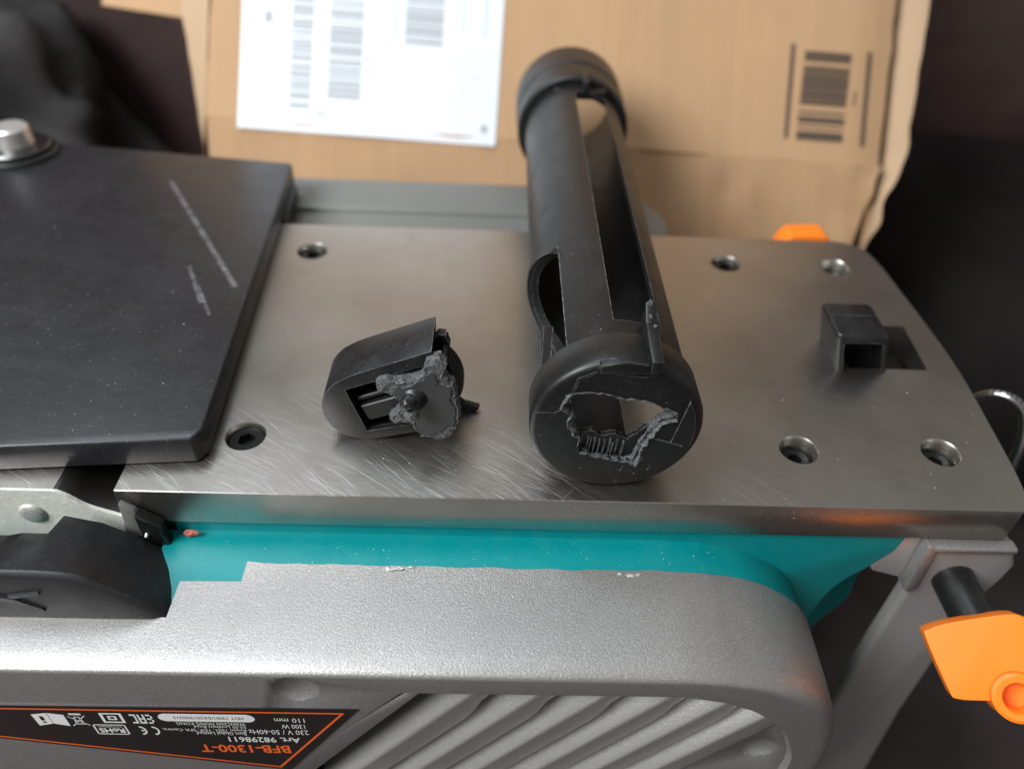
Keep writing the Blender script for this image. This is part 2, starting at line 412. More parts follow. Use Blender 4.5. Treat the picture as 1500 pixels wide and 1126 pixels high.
# --- silver side cover
def cover():
    bm = bmesh.new()
    st = [(-8.6, 0.0), (-14, 0.0), (-23, 0.1), (-30, 0.35), (-32.2, 0.8), (-33.6, 1.5), (-34.5, 2.4), (-34.95, 3.4), (-35.1, 4.6)]
    loops = []
    for y, d in st:
        L = inset(OUT, d*0.5)
        # rounder towards the right-hand end
        L = [(x - max(0, min(1, (x-14)/30))*d*0.8, z) for x, z in L]
        loops.append([bm.verts.new((x, y+(0.55*noise.noise(Vector((x*0.16, 3, z*0.2)))+0.25*noise.noise(Vector((x*0.9, 8, z))) if y > -20 else 0), z)) for x, z in L])
    n = len(OUT)
    for j in range(len(st)-1):
        for i in range(n):
            k = (i+1) % n
            xm = (OUT[i][0]+OUT[k][0])/2; zt = OUT[i][1] > -15 and OUT[k][1] > -15
            if zt and j == 0 and xm < -83.5: continue
            if zt and j == 1 and xm < -97: continue
            bm.faces.new((loops[j][i], loops[j][k], loops[j+1][k], loops[j+1][i]))
    # front rim, step down into the recess, floor of the recess
    rim = [bm.verts.new((x, -35.1, z)) for x, z in REC]
    flo = [bm.verts.new((x, -33.4, z)) for x, z in inset(REC, 0.8)]
    fr = loops[-1]
    fe = [bm.edges.get((fr[i], fr[(i+1) % n])) for i in range(n)]
    re = [bm.edges.new((rim[i], rim[(i+1) % len(rim)])) for i in range(len(rim))]
    bmesh.ops.triangle_fill(bm, use_beauty=True, edges=[e for e in fe if e]+re)
    for i in range(len(rim)):
        k = (i+1) % len(rim); bm.faces.new((rim[i], rim[k], flo[k], flo[i]))
    bmesh.ops.recalc_face_normals(bm, faces=bm.faces)
    bmesh.ops.solidify(bm, geom=bm.faces[:], thickness=1.0)
    c = bmesh.new(); g = bmesh.ops.create_uvsphere(c, u_segments=40, v_segments=24, radius=8.0)
    for v in g['verts']: v.co += Vector((-68.0, -41.3, -20.9))
    return finish(boolean(bm, [c]), 'side_cover', M_silver, planer, 50)
REC = [(-46, -21.6), (13.7, -21.4)] + smoothpoly([(22.9, -23.5), (30, -27), (35.6, -31.8), (40, -37.5), (43, -44), (45.2, -51), (45.6, -60)], 3, False) + [(45, -72), (-86, -72)]
cov = cover()
# black sheet standing in for the shade behind the louvres
bm = bmesh.new(); prism(bm, [(-110, -24), (18, -24), (32, -28), (41, -38), (44, -52), (44, -90), (-110, -90)], -27, -25, 'y'); finish(bm, 'louvre_shade', M_shade, planer)
# louvre ribs: slanted slats, ridge towards the camera
def rib(xt, zt, length, lastcap=False):
    """top end at (xt, zt); runs down-left at the slope of the vents"""
    d = Vector((-0.575, 0, -0.818)).normalized(); nrm = Vector((d.z, 0, -d.x))   # nrm points up-left... across
    nrm = Vector((-0.818, 0, 0.575)).normalized()
    bm = bmesh.new()
    sec = [(2.6, -28.0), (2.4, -31.8), (1.3, -33.5), (0.5, -34.7), (0.0, -35.0), (-0.6, -34.95), (-3.0, -34.4), (-6.4, -33.8), (-7.3, -33.1), (-7.5, -28.0)]
    def ring(t, lim):
        out = []
        for s, y in sec:
            p = Vector((xt, 0, zt))+d*t+nrm*max(s, lim)
            out.append(bm.verts.new((p.x, y, p.z)))
        return out
    rg = [ring(0, -3.2), ring(14, -4.6), ring(19, -6.0), ring(24, -7.5), ring(length, -7.5)]
    k = len(sec)
    for A, B in zip(rg, rg[1:]):
        for i in range(k): bm.faces.new((A[i], A[(i+1) % k], B[(i+1) % k], B[i]))
    bm.faces.new(rg[0]); bm.faces.new(rg[-1][::-1])
    return bm
def clip_rib(bm):
    c = bmesh.new(); prism(c, REC, -40, -20, 'y')
    def tmp(b):
        bmesh.ops.recalc_face_normals(b, faces=b.faces); me = bpy.data.meshes.new('t'); b.to_mesh(me); b.free()
        o = bpy.data.objects.new('t', me); col.objects.link(o); return o
    a, b = tmp(bm), tmp(c); m = a.modifiers.new('b', 'BOOLEAN'); m.object = b; m.operation = 'INTERSECT'; m.solver = 'EXACT'
    dg = bpy.context.evaluated_depsgraph_get(); out = bmesh.new(); ev = a.evaluated_get(dg); me = ev.to_mesh(); out.from_mesh(me); ev.to_mesh_clear()
    for o in (a, b): me = o.data; bpy.data.objects.remove(o); bpy.data.meshes.remove(me)
    return out
for i in range(6):
    x = -30.8+14.1*i
    finish(clip_rib(rib(x+6, -21.5+8.53, 110)), 'rib', M_rib_lit, cov, 40)
fl = bmesh.new(); prism(fl, [(46.0, -23), (46.0, -72), (5.5, -72), (29.5, -38), (40.2, -22.6)], -33.2, -28, 'y')
c = bmesh.new(); g = bmesh.ops.create_uvsphere(c, u_segments=40, v_segments=24, radius=6.6)
for v in g['verts']: v.co += Vector((37.2, -37.8, -49.2))
finish(clip_rib(boolean(fl, [c])), 'recess_floor', M_silver, cov, 50)
for (dx, dy, dz, rr, y0) in ((-68.0, -41.3, -20.9, 8.0, -35.06), (37.2, -37.8, -49.2, 6.6, -33.17)):
    t0 = math.acos((y0-dy)/rr)
    bm = bmesh.new(); lathe(bm, [(dy+(rr+0.02)*math.cos(t0*i/8), (rr+0.02)*math.sin(t0*i/8)) for i in range(9)], (dx, dz), 'y', 40, False); finish(bm, 'dimple', M_silver, cov, 60)
# diagonal bar between label panel and vents, dimples in the rim
bm = bmesh.new()
prism(bm, [(-90, -72), (-44.5, -21.5), (-41.6, -21.5), (-76.5, -72)], -35.05, -26, 'y', 0.6); finish(bm, 'vent_frame', M_silver, cov)
# --- rating label
lab = bmesh.new(); prism(lab, [(-133.5, -29.4), (-55.5, -28.9), (-74.8, -60.2), (-165, -39), (-165, -29.5)], -35.35, -35.12, 'y')
lab = finish(lab, 'rating_label', M_labelblack, planer, 0)
def ribbon(bm, pts, wd, y=-35.38, closed=True):
    V = [Vector(p) for p in pts]; n = len(V)
    for i in range(n if closed else n-1):
        a, b = V[i], V[(i+1) % n]; d = (b-a).normalized()*wd/2; q = Vector((-d.y, d.x))
        bm.faces.new([bm.verts.new((p.x, y-0.0007*i, p.y)) for p in (a-d-q, b+d-q, b+d+q, a-d+q)])
bm = bmesh.new(); ribbon(bm, [(-59.2, -30.8), (-76.9, -58.4), (-163, -38.4), (-163, -30.9)], 0.55); finish(bm, 'border_line', M_labelorange, lab, 0)
def text_bm(bm, s, xr, xl, ztop, zbot, bold=0.0, y=-35.39):
    """text printed upside down: starts at xr (right) and runs to xl; ztop is the edge towards the sole"""
    cu = bpy.data.curves.new('t', 'FONT'); cu.body = s; cu.size = 1; cu.offset = bold; cu.resolution_u = 2
    o = bpy.data.objects.new('t', cu); col.objects.link(o)
    dg = bpy.context.evaluated_depsgraph_get(); me = bpy.data.meshes.new_from_object(o.evaluated_get(dg))
    xs = [v.co.x for v in me.vertices]; ys = [v.co.y for v in me.vertices]
    x0, x1 = min(xs), max(xs); y0, y1 = min(ys), max(ys)
    vs = [bm.verts.new((xr+(v.co.x-x0)/(x1-x0)*(xl-xr), y, ztop+(v.co.y-y0)/(y1-y0)*(zbot-ztop))) for v in me.vertices]
    for p in me.polygons:
        try: bm.faces.new([vs[i] for i in p.vertices])
        except ValueError: pass
    bpy.data.objects.remove(o); bpy.data.curves.remove(cu); bpy.data.meshes.remove(me)
bm = bmesh.new(); text_bm(bm, 'BFB-1300-T', -73.2, -93.8, -46.8, -50.8, 0.02); finish(bm, 'model_lettering', M_labelorange, lab, 0)
bm = bmesh.new()
text_bm(bm, 'Art. 98298611', -70.2, -86.4, -42.7, -45.3, 0.012)
text_bm(bm, '230 V / 50-60Hz', -67.8, -81.1, -39.0, -41.2)
text_bm(bm, '1300 W', -68.2, -73.4, -36.2, -38.2)
text_bm(bm, '110 mm', -67.9, -74.5, -33.3, -35.3)
text_bm(bm, 'Bort Global Limited', -81.9, -92.9, -40.3, -41.9)
text_bm(bm, 'Room 1501, 15/F, SPA Centre,', -81.6, -100.2, -38.8, -40.2)
text_bm(bm, '53-55 Lockhart Road', -81.4, -92.8, -37.4, -38.6)
text_bm(bm, 'WANCHAI HONG KONG', -81.2, -96.4, -35.9, -37.2)
finish(bm, 'lettering', M_labelwhite, lab, 0)
bm = bmesh.new(); pl = []
for i in range(24):
    a = 2*math.pi*i/24; pl.append((-89.2+(8.6 if math.cos(a) > 0 else -8.6)+1.9*math.cos(a), -33.8+1.7*math.sin(a)))
prism(bm, pl, -35.40, -35.36, 'y'); finish(bm, 'serial_strip', M_labelwhite, lab, 0)
bm = bmesh.new(); text_bm(bm, 'HDT 19001/04/2019/00315', -81.2, -96.4, -33.1, -34.4, 0, -35.42); finish(bm, 'serial_lettering', M_labelblack, lab, 0)
# approval marks, drawn upside down: f maps mark space (x right, y up, unit box) onto the label
bm = bmesh.new()
def mk(x_r, x_l, zt, zb): return lambda x, y: (x_r+(x_l-x_r)*x, zt+(zb-zt)*y)
def poly(f, pts, y=-35.39): bm.faces.new([bm.verts.new((f(*p)[0], y, f(*p)[1])) for p in pts])
def arc(f, cx, cy, rx, ry, a0, a1, t=0.16, n=14):
    for i in range(n):
        a, b = math.radians(a0+(a1-a0)*i/n), math.radians(a0+(a1-a0)*(i+1)/n)
        poly(f, [(cx+rx*math.cos(a), cy+ry*math.sin(a)), (cx+rx*math.cos(b), cy+ry*math.sin(b)), (cx+(rx-t*rx)*math.cos(b), cy+(ry-t*ry)*math.sin(b)), (cx+(rx-t*rx)*math.cos(a), cy+(ry-t*ry)*math.sin(a))])
def rect(f, a, b, c, d, y=-35.39): poly(f, [(a, c), (b, c), (b, d), (a, d)], y)
f = mk(-101.0, -106.2, -38.2, -42.3)
arc(f, 0.26, 0.5, 0.26, 0.5, 90, 270, 0.30); arc(f, 0.80, 0.5, 0.26, 0.5, 90, 270, 0.30); rect(f, 0.58, 0.78, 0.43, 0.57)
f = mk(-101.0, -105.8, -32.6, -36.8)           # EAC
for y0 in (0, 0.42, 0.84): rect(f, 0, 0.27, y0, y0+0.16)
rect(f, 0, 0.08, 0, 1)
poly(f, [(0.35, 0), (0.43, 0), (0.43, 1), (0.35, 1)]); poly(f, [(0.57, 0), (0.65, 0), (0.65, 1), (0.57, 1)]); rect(f, 0.43, 0.57, 0.84, 1); rect(f, 0.43, 0.57, 0.40, 0.54)
rect(f, 0.73, 0.81, 0, 1); rect(f, 0.81, 1, 0, 0.16); rect(f, 0.81, 1, 0.84, 1)
f = mk(-107.4, -112.2, -32.2, -36.7)           # double square
for a, t in ((0, 0.13), (0.3, 0.1)):
    b = 1-a
    rect(f, a, b, a, a+t); rect(f, a, b, b-t, b); rect(f, a, a+t, a+t, b-t); rect(f, b-t, b, a+t, b-t)
f = mk(-108.0, -115.2, -37.6, -42.4)           # frame round RoHS
rect(f, 0.05, 0.95, 0, 0.08); rect(f, 0.05, 0.95, 0.92, 1); rect(f, 0, 0.05, 0.06, 0.94); rect(f, 0.95, 1, 0.06, 0.94)
text_bm(bm, 'RoHS', -108.8, -114.4, -39.4, -41.6, 0.03); text_bm(bm, 'compliant', -108.9, -114.2, -38.2, -39.1)
f = mk(-115.6, -119.4, -32.6, -38.6)           # crossed-out bin
rect(f, 0.15, 0.85, 0.0, 0.12); rect(f, 0.2, 0.8, 0.78, 0.84)
for (a, b) in (((0, 0.2), (1, 0.95)), ((0, 0.95), (1, 0.2)), ((0.28, 0.8), (0.36, 0.25)), ((0.72, 0.8), (0.64, 0.25))):
    poly(f, [(a[0]-0.03, a[1]-0.03), (a[0]+0.05, a[1]-0.03), (b[0]+0.05, b[1]+0.03), (b[0]-0.03, b[1]+0.03)])
rect(f, 0.36, 0.64, 0.25, 0.30)
f = mk(-120.0, -127.0, -32.6, -38.6)           # manual
poly(f, [(0.0, 0.12), (0.49, 0.0), (0.49, 0.82), (0.02, 1.0)]); poly(f, [(0.51, 0.0), (1.0, 0.12), (0.98, 1.0), (0.51, 0.82)])
finish(bm, 'approval_marks', M_labelwhite, lab, 0)
bm = bmesh.new(); rect(f, 0.68, 0.80, 0.25, 0.58, -35.42); rect(f, 0.68, 0.80, 0.66, 0.76, -35.42); finish(bm, 'manual_mark', M_labelblack, lab, 0)

# --- black end cap of the side cover
def guard_cap():
    bm = bmesh.new(); X = [-170, -150, -140, -131.2, -130.2, -124.2, -123.4, -121, -118, -115.6, -112.5, -109.3, -106.5, -103.6, -101, -98.6, -97.2]
    def lin(x, t):
        for (a, b), (c, d) in zip(t, t[1:]):
            if a <= x <= c: return b+(d-b)*(x-a)/(c-a)
        return t[-1][1] if x > t[-1][0] else t[0][1]
    zb = [(-170, -4.3), (-123.3, -4.3), (-115.6, -6.6), (-109.3, -11.0), (-103.6, -16.1), (-99, -19.5), (-97, -21)]
    zf = [(-170, 0.9), (-120, 1.1), (-112.7, 0.5), (-105.1, -5.2), (-101, -9.4), (-98.6, -12.4), (-97, -14.6)]
    rows = []
    for x in X:
        yb = -11.2 if x <= -130.5 else (-4 if x >= -124 else -9)
        b, c = lin(x, zb), lin(x, zf)
        if x <= -130.5: b = -2.3
        row = [(x, yb, -20), (x, yb, b)]
        for t in (0.3, 0.6, 0.85): row.append((x, yb+(-22.0-yb)*t, b+(c-b)*t))
        row += [(x, -22.2, c-0.15), (x, -22.9, c-0.7), (x, -23.2, c-1.8), (x, -23.7, -15.9), (x, -23.7, -16.4)]
        rows.append([bm.verts.new((p[0], p[1], min(p[2], 5))) for p in row])
    for A, B in zip(rows, rows[1:]):
        for i in range(len(A)-1): bm.faces.new((A[i], A[i+1], B[i+1], B[i]))
    bm.faces.new(rows[-1])
    return finish(bm, 'belt_guard', M_cap, planer, 40)
bg = guard_cap()
bm = bmesh.new()
prism(bm, [(-133, -5.0), (-126, -7.0), (-121.5, -10.2), (-120.9, -11.0), (-125, -8.6), (-133, -6.6)], -24.0, -22, 'y')
prism(bm, [(-127.0, -6.0), (-120.3, -4.6), (-120.0, -5.0), (-126, -6.6)], -24.0, -22, 'y')
finish(bm, 'arrow_ridge', M_cap, bg, 0)

# --- cutter throat at the left
TH = [(-170, -0.15), (-126.6, -0.15)]+smoothpoly([(-125.5, -0.5), (-123.4, -2.0), (-120, -5.3), (-114.3, -8.1), (-113.1, -8.4)], 4, False)
bm = bmesh.new(); prism(bm, TH+[(-113.1, -19.4), (-170, -19.4)], 0.4, 118, 'y'); hs = finish(bm, 'cutter_housing', M_darkmetal, planer, 30)
bm = bmesh.new(); box(bm, -170, -126.2, 0.2, 118, -1, -0.08); finish(bm, 'infeed_table', M_sole, planer, 0)
cut = []
for pts in ([(-137.8, -17.0), (-130.6, -16.4), (-129.8, -19.9), (-137.8, -20)], [(-150, -9.0), (-142.0, -7.4), (-141.5, -10.2), (-144, -11.5), (-150, -11)]):
    c = bmesh.new(); prism(c, jag(pts, 0.6, 0.2, 3), -2, 0.32, 'y'); cut.append(c)
bm = bmesh.new(); prism(bm, [(p[0], p[1]-0.05) for p in TH]+[(-113.1, -19.35), (-170, -19.35)], -0.5, 0.38, 'y')
hf = finish(boolean(bm, cut), 'housing_face', grainy_metal('sawn_cast_face', (0.78, 0.79, 0.70), 0.6, 600, 0.6, 0.1, 0.30, 0.25), hs, 30)
bm = bmesh.new(); lathe(bm, [(-0.45, 3.1), (-0.8, 3.0), (-1.2, 2.5), (-1.45, 1.4), (-1.5, 0)], (-133.2, -8.0), 'y', 40, False); finish(bm, 'rivet', M_cast, hs, 60)
bm = bmesh.new(); prism(bm, [(-111.6, -2.0), (-108.6, -4.4), (-108.2, -8), (-108.6, -14.8), (-113, -13.6), (-112, -8)], -2.4, -0.7, 'y', 0.3); finish(bm, 'deflector', M_grey, planer)
bm = bmesh.new(); prism(bm, [(-108.55, -4.6), (-103.6, -8.6), (-103.8, -11.5), (-102.6, -16.1), (-104.0, -20.2), (-110.5, -21), (-108.5, -14.5)], -3.4, -0.6, 'y', 0.3); finish(bm, 'deflector_block', M_blackfine, planer)
bm = bmesh.new(); tube(bm, (-107.2, -3.2, -11.2), (-107.2, -4.2, -11.4), 0.5, 0.3, 10); finish(bm, 'deflector_pin', M_bolt, planer)
bm = bmesh.new(); prism(bm, [(-113, -3.2), (-104.6, -3.2), (-104.6, 1.6), (-102, 1.6), (-102, 30), (-113, 30)], -40, -12, 'z'); finish(bm, 'gap_shade', M_shade, planer)  # black filler standing in for the shade in this gap
# --- bar behind the sole
bm = bmesh.new(); prism(bm, [(121, -40), (121, -7.5), (139, -6.5), (139.6, -4.3), (140.3, -4), (162, -4), (163, -5), (163, -40)], -180, 24, 'x', 0.4, 2)
prism(bm, smoothpoly([(23.9, 121), (29, 122), (32.5, 129), (33, 138), (30, 147), (27, 152), (23.9, 153)], 4), -40, -4.2, 'z', 0.8)
finish(bm, 'rear_bar', M_grey, planer)

# ================================================================== black guard plate with bolt
gp = thing('guard_plate', 'thick black scratched plate bolted over the left end of the sole', 'guard plate', (-150, 80, 0.3))
GP = [(-220, -2.8), (-96.4, 8.9), (-94.8, 12), (-103.6, 149.5), (-220, 163)]
bm = bmesh.new(); prism(bm, GP, 0.3, 8.0, 'z', 0.7, 3); finish(bm, 'plate', M_guard, gp, 40)
bm = bmesh.new(); prism(bm, [(-220, 126), (-100.8, 121.5), (-102.8, 148.9), (-220, 162.2)], -8.5, 0.28, 'z', 0.6); finish(bm, 'plate_flange', M_guard, gp, 40)
BX, BY = -201.5, 150
bm = bmesh.new(); lathe(bm, [(8.05, 5), (8.05, 13.2), (8.9, 13.4), (9.6, 13.0), (9.8, 5)], (BX, BY), 'z', 48); finish(bm, 'washer', M_blackfine, gp)
bm = bmesh.new(); lathe(bm, [(9.85, 4), (9.85, 11.2), (10.9, 11.4), (11.5, 10.8), (11.7, 4)], (BX, BY), 'z', 48); finish(bm, 'washer', new_mat('dark_steel_washer', (0.12, 0.12, 0.12), 0.3, 1.0), gp)
bm = bmesh.new(); lathe(bm, [(11.7, 0), (11.7, 6.4), (17.4, 6.1), (18.1, 5.4), (18.2, 0)], (BX, BY), 'z', 40, False); finish(bm, 'bolt', M_bolt, gp)

# ================================================================== broken dust tube
XC, ZC = -1.5, 18.85
tb = thing('dust_tube', 'long black plastic tube with slotted wall and broken front face lying across the sole', 'tube', (XC, 90, 0))
bm = bmesh.new(); lathe(bm, [(12.5, 15.5), (12.5, 17.4), (168, 17.4), (168, 15.5)], (XC, ZC), 'y', 128)
cuts = []
c = bmesh.new(); prism(c, [(-2.6, 20.5), (8.4, 20.5), (8.4, 153.5), (-2.6, 153.5)], 26, 60, 'z'); cuts.append(c)
key = [(13.8, 24.6), (29.6, 27.0)]+[(44+15.6*math.cos(a), 20+15.6*math.sin(a)) for a in [math.radians(d) for d in range(154, 401, 9)]]+[(56.4, 32.1), (13.8, 32.1)]
c = bmesh.new(); prism(c, key, -60, -9, 'x'); cuts.append(c)
c = bmesh.new(); prism(c, [(4, 15), (13, 15), (13, 41), (4, 41)], -10, 12, 'z'); cuts.append(c)
c = bmesh.new(); prism(c, [(14.4, 1), (14.4, 24.4), (28.6, 25.4), (30.4, 21), (32.6, 13), (34.5, 1)], -60, -9, 'x'); cuts.append(c)
tbody = finish(boolean(bm, cuts), 'tube_body', M_blackfine, tb, 35)
# raised lip round the side cut-out
bm = bmesh.new(); lathe(bm, [(24, 17.0), (24, 18.5), (64, 18.5), (64, 17.0)], (XC, ZC), 'y', 128)
c = bmesh.new(); A_ = [math.radians(d) for d in range(-96, 49, 6)]
prism(c, [(44+17.2*math.cos(a), 20+17.2*math.sin(a)) for a in A_]+[(44+15.6*math.cos(a), 20+15.6*math.sin(a)) for a in A_[::-1]], -60, -12.9, 'x')
finish(boolean(bm, [c], 'INTERSECT'), 'cutout_lip', M_blackfine, tb, 40)
HOLE = [(-12.1, 27.4), (-10.7, 28.8), (-8.5, 29.2), (-5.7, 29.0), (-1.5, 27.8), (2.6, 27.3), (6.9, 25.9), (9.6, 24.6), (10.3, 22.6), (7.4, 20.9), (6.0, 19.0), (5.2, 16.2), (3.9, 13.4), (3.2, 9.2), (0.8, 8.9), (-4.2, 10.4), (-9.0, 11.6), (-9.1, 16.2), (-11.2, 19.4), (-10.6, 22.0), (-13.4, 24.6)]
JH = jag(HOLE, 0.9, 0.30, 11)
bm = bmesh.new(); lathe(bm, [(4.5, 0), (4.5, 17.5), (4.75, 18.2), (5.3, 18.65), (6.0, 18.85), (13.9, 18.8), (14.25, 18.6), (14.3, 18.3), (14.3, 15.6), (7.3, 15.4), (7.3, 0)], (XC, ZC), 'y', 128, False)
c = bmesh.new(); prism(c, JH, 0, 9, 'y')
c2 = bmesh.new(); prism(c2, [(-7.0, 34.9), (-1.9, 34.0), (2.9, 33.6), (2.9, 40), (-7.0, 40)], 0, 5.6, 'y')
fcol = finish(boolean(bm, [c, c2]), 'front_collar', M_blackfine, tb, 40)
# torn, stress-whitened rim of the break: layered shards lying along the edge
bm = bmesh.new(); rnd = random.Random(5); n = len(JH); rows = []
for i, (x, z) in enumerate(JH):
    a = Vector(JH[i-1]); b = Vector(JH[(i+1) % n]); tn = (b-a).normalized(); out = Vector((-tn.y, tn.x))
    if out.dot(Vector((x+1.0, z-21.5))) < 0: out = -out
    low = 1.0 if (x > 2.6 and z < 24.2) else (0.15 if z < 17 else 0.0)
    left = 1.0 if (x < -9.5 and z < 28.5) else 0.0
    wd = 0.10+0.25*abs(noise.noise(Vector((x*0.7, z*0.7, 3))))+low*(1.3+1.5*noise.noise(Vector((x*0.5, z*0.5, 1))))+left*(0.9+1.2*noise.noise(Vector((x*0.5, z*0.5, 5))))
    wd = max(0.1, wd); row = []
    for t, yy, j in ((1.0, 4.46, 1), (0.72, 4.05-0.25*low, 1), (0.38, 4.5, 1), (0.0, 4.6, 0.6), (-0.12, 5.6, 0.6), (-0.05, 7.4, 0.3)):
        p = Vector((x, z))+out*wd*t*rnd.uniform(0.75, 1.2); q = 0.07+0.16*max(low, left*0.6)
        row.append(bm.verts.new((p.x+rnd.uniform(-q, q)*j, yy+rnd.uniform(-q, q)*j, p.y+rnd.uniform(-q, q)*j)))
    rows.append(row)
for i in range(n):
    A, B = rows[i], rows[(i+1) % n]
    for j in range(5): bm.faces.new((A[j], A[j+1], B[j+1], B[j]))
finish(bm, 'torn_edge', M_torn, tb, 0)
# ridged tear at the lower left of the break
bm = bmesh.new(); prism(bm, jag([(-9.6, 11.0), (-9.4, 16.3), (-6.5, 16.9), (-4.2, 15.4), (-1.2, 15.9), (1.6, 14.4), (3.4, 16.2), (5.6, 18.6), (6.2, 14), (3.8, 8.2), (1.0, 8.2), (-4.1, 9.6)], 0.8, 0.3, 17), 5.9, 7.2, 'y')
for i in range(10):
    x = -8.8+1.02*i+rnd.uniform(-0.3, 0.3); h = 1.3*rnd.random()**2
    prism(bm, [(x, 10.0-0.14*i+h), (x+0.28, 9.9-0.14*i+h), (x+0.62, 15.4-0.10*i-h), (x+0.30, 15.6-0.10*i-h)], 5.0+0.35*rnd.random(), 6.0, 'y', 0.08, 1)
finish(bm, 'torn_ridges', M_blackfine, tb, 20)
bm = bmesh.new()
def crack(pts, wd, y0=4.44):
    for p, q in zip(pts, pts[1:]):
        p, q = Vector(p), Vector(q); d = (q-p).normalized(); m_ = Vector((-d.y, d.x))*wd/2
        prism(bm, [tuple(p-m_), tuple(q-m_), tuple(q+m_), tuple(p+m_)], y0, 4.6, 'y')
crack([(-18.9, 23.0), (-17.2, 23.2), (-15.4, 23.0), (-13.0, 24.6)], 0.16); crack([(5.8, 16.6), (8.2, 16.1), (10.8, 15.2), (13.6, 14.3)], 0.14, 4.16); crack([(0.2, 6.2), (0.9, 5.6), (1.6, 7.2)], 0.16)
finish(bm, 'stress_marks', M_torn, tb, 0)
# proud sector of the front face and the seam above the break
bm = bmesh.new(); prism(bm, [(10.8, 15.2), (13.0, 27.6), (14.2, 25.4), (15.2, 22.6), (15.7, 19.6), (15.6, 17), (15.3, 14.2)], 4.2, 5, 'y', 0.12, 1)
prism(bm, [(-12.3, 28.4), (-11.1, 33.0), (-7.4, 35.0), (-7.2, 34.4), (-10.6, 32.5), (-11.8, 28.3)], 4.3, 5, 'y')
finish(bm, 'face_step', M_blackfine, tb, 30)
# pad and upright rib on the collar
bm = bmesh.new(); prism(bm, [(-6.9, 36.7), (-6.9, 34.6), (3.0, 34.6), (3.0, 37.3), (-1.5, 38.0)], 3.9, 13.6, 'y', 0.35); finish(bm, 'collar_pad', M_blackfine, tb)
bm = bmesh.new(); prism(bm, [(3.4, 38.6), (9, 39.0), (13.5, 40.0), (15.0, 39.7), (17.0, 41.6), (18.6, 42.6), (18.9, 40.6), (19.4, 38.6), (20.6, 36.2), (3.4, 35.4)], 3.2, 5.6, 'x', 0.3); finish(bm, 'locating_rib', M_blackfine, tb)
bm = bmesh.new(); blob(bm, (4.2, 18.3, 42.0), 0.62, 3, 0.8, 3, 0.9, 1.0, 1.7); blob(bm, (4.1, 16.2, 40.6), 0.42, 2, 0.7, 3, 0.8, 2.0, 0.9); blob(bm, (4.9, 13.4, 40.0), 0.36, 2, 0.7, 3, 1, 1.6, 0.6); finish(bm, 'torn_tip', M_torn, tb, 0)
# rear collar
bm = bmesh.new(); lathe(bm, [(160, 17.0), (160, 19.6), (161, 20.3), (173, 20.3), (173.3, 20.0), (175.0, 20.0), (175.3, 20.6), (190.5, 20.6), (191.5, 20.2), (191.5, 16.4), (160, 16.4)], (XC, ZC), 'y', 128); finish(bm, 'rear_collar', M_blackfine, tb, 30)
bm = bmesh.new(); box(bm, 0.2, 2.2, 153, 165, 34, 39.9, 0.4); box(bm, -9.5, 8.4, 155.5, 160.5, 32.5, 35.6, 0.4); finish(bm, 'rear_tab', M_blackfine, tb)

# ================================================================== broken-off end piece
ec = thing('broken_cap', 'small broken black plastic end piece with torn grey fracture and studs', 'broken part', (-52, 24, 0))
OC = [(-42.1, 28.0), (-51.1, 24.3), (-58.5, 21.2)]+smoothpoly([(-61.0, 20.0), (-64.6, 17.6), (-67.3, 14.2), (-68.4, 10.4), (-67.8, 6.3), (-65.2, 2.2), (-61, 0.15), (-57, 0.05)], 5, False)+[(-46.6, 3.0), (-42.3, 4.0)]
IC = [(-41.0, 26.4), (-51, 22.5), (-58.0, 19.7)]+smoothpoly([(-60.4, 18.4), (-63.4, 16.4), (-65.8, 13.4), (-66.7, 10.4), (-66.2, 7), (-64.2, 3.8), (-60.8, 1.9), (-57, 1.8)], 4, False)+[(-46.8, 4.6), (-38, 5.6), (-38, 27)]
bm = bmesh.new(); prism(bm, OC, 18, 31.2, 'y', 0.22, 2)
c = bmesh.new(); prism(c, IC, 19.5, 29.6, 'y')
c2 = bmesh.new(); prism(c2, [(-62.4, 15.9), (-55.6, 18.6), (-50.6, 21.2), (-43.5, 23.8), (-41, 24.0), (-41, 5.5), (-48.5, 5.3), (-58.4, 2.8)], 15, 19.8, 'y')
finish(boolean(bm, [c, c2]), 'shell', M_black, ec, 35)
bm = bmesh.new()
for (z0, z1, y0) in ((0.0, 1.1, 20.2), (2.2, 6.9, 19.35), (7.2, 7.9, 20.4)):
    a = Vector((-60.4, 11.6)); d = Vector((0.93, 0.37)); q = Vector((0.37, -0.93))
    prism(bm, [tuple(a+q*z0), tuple(a+d*14+q*z0), tuple(a+d*14+q*z1), tuple(a+q*z1)], y0, 27, 'y', 0.2, 1)
finish(bm, 'inner_rails', M_black, ec)
FR = [(-55.0, 19.9), (-52.2, 21.3), (-49.7, 20.6), (-46.7, 21.0), (-44.1, 23.0), (-43.2, 26.6), (-41.4, 27.3), (-38.9, 25.7), (-39.2, 22.4), (-36.9, 19.1), (-36.5, 15.1), (-35.6, 10.4), (-36.6, 6.1), (-39.6, 2.2), (-42.1, 2.6), (-45.3, 3.1), (-47.0, 6.8), (-48.9, 7.5), (-52.4, 7.9), (-52.4, 9.4), (-49.1, 12.1), (-49.7, 13.6), (-51.4, 16.1), (-52.4, 17.8), (-54.9, 17.6)]
JF = jag(FR, 0.9, 0.34, 21)
fc = (-44, 14)
bm = bmesh.new(); rows = []; rnd = random.Random(9)
IN = []
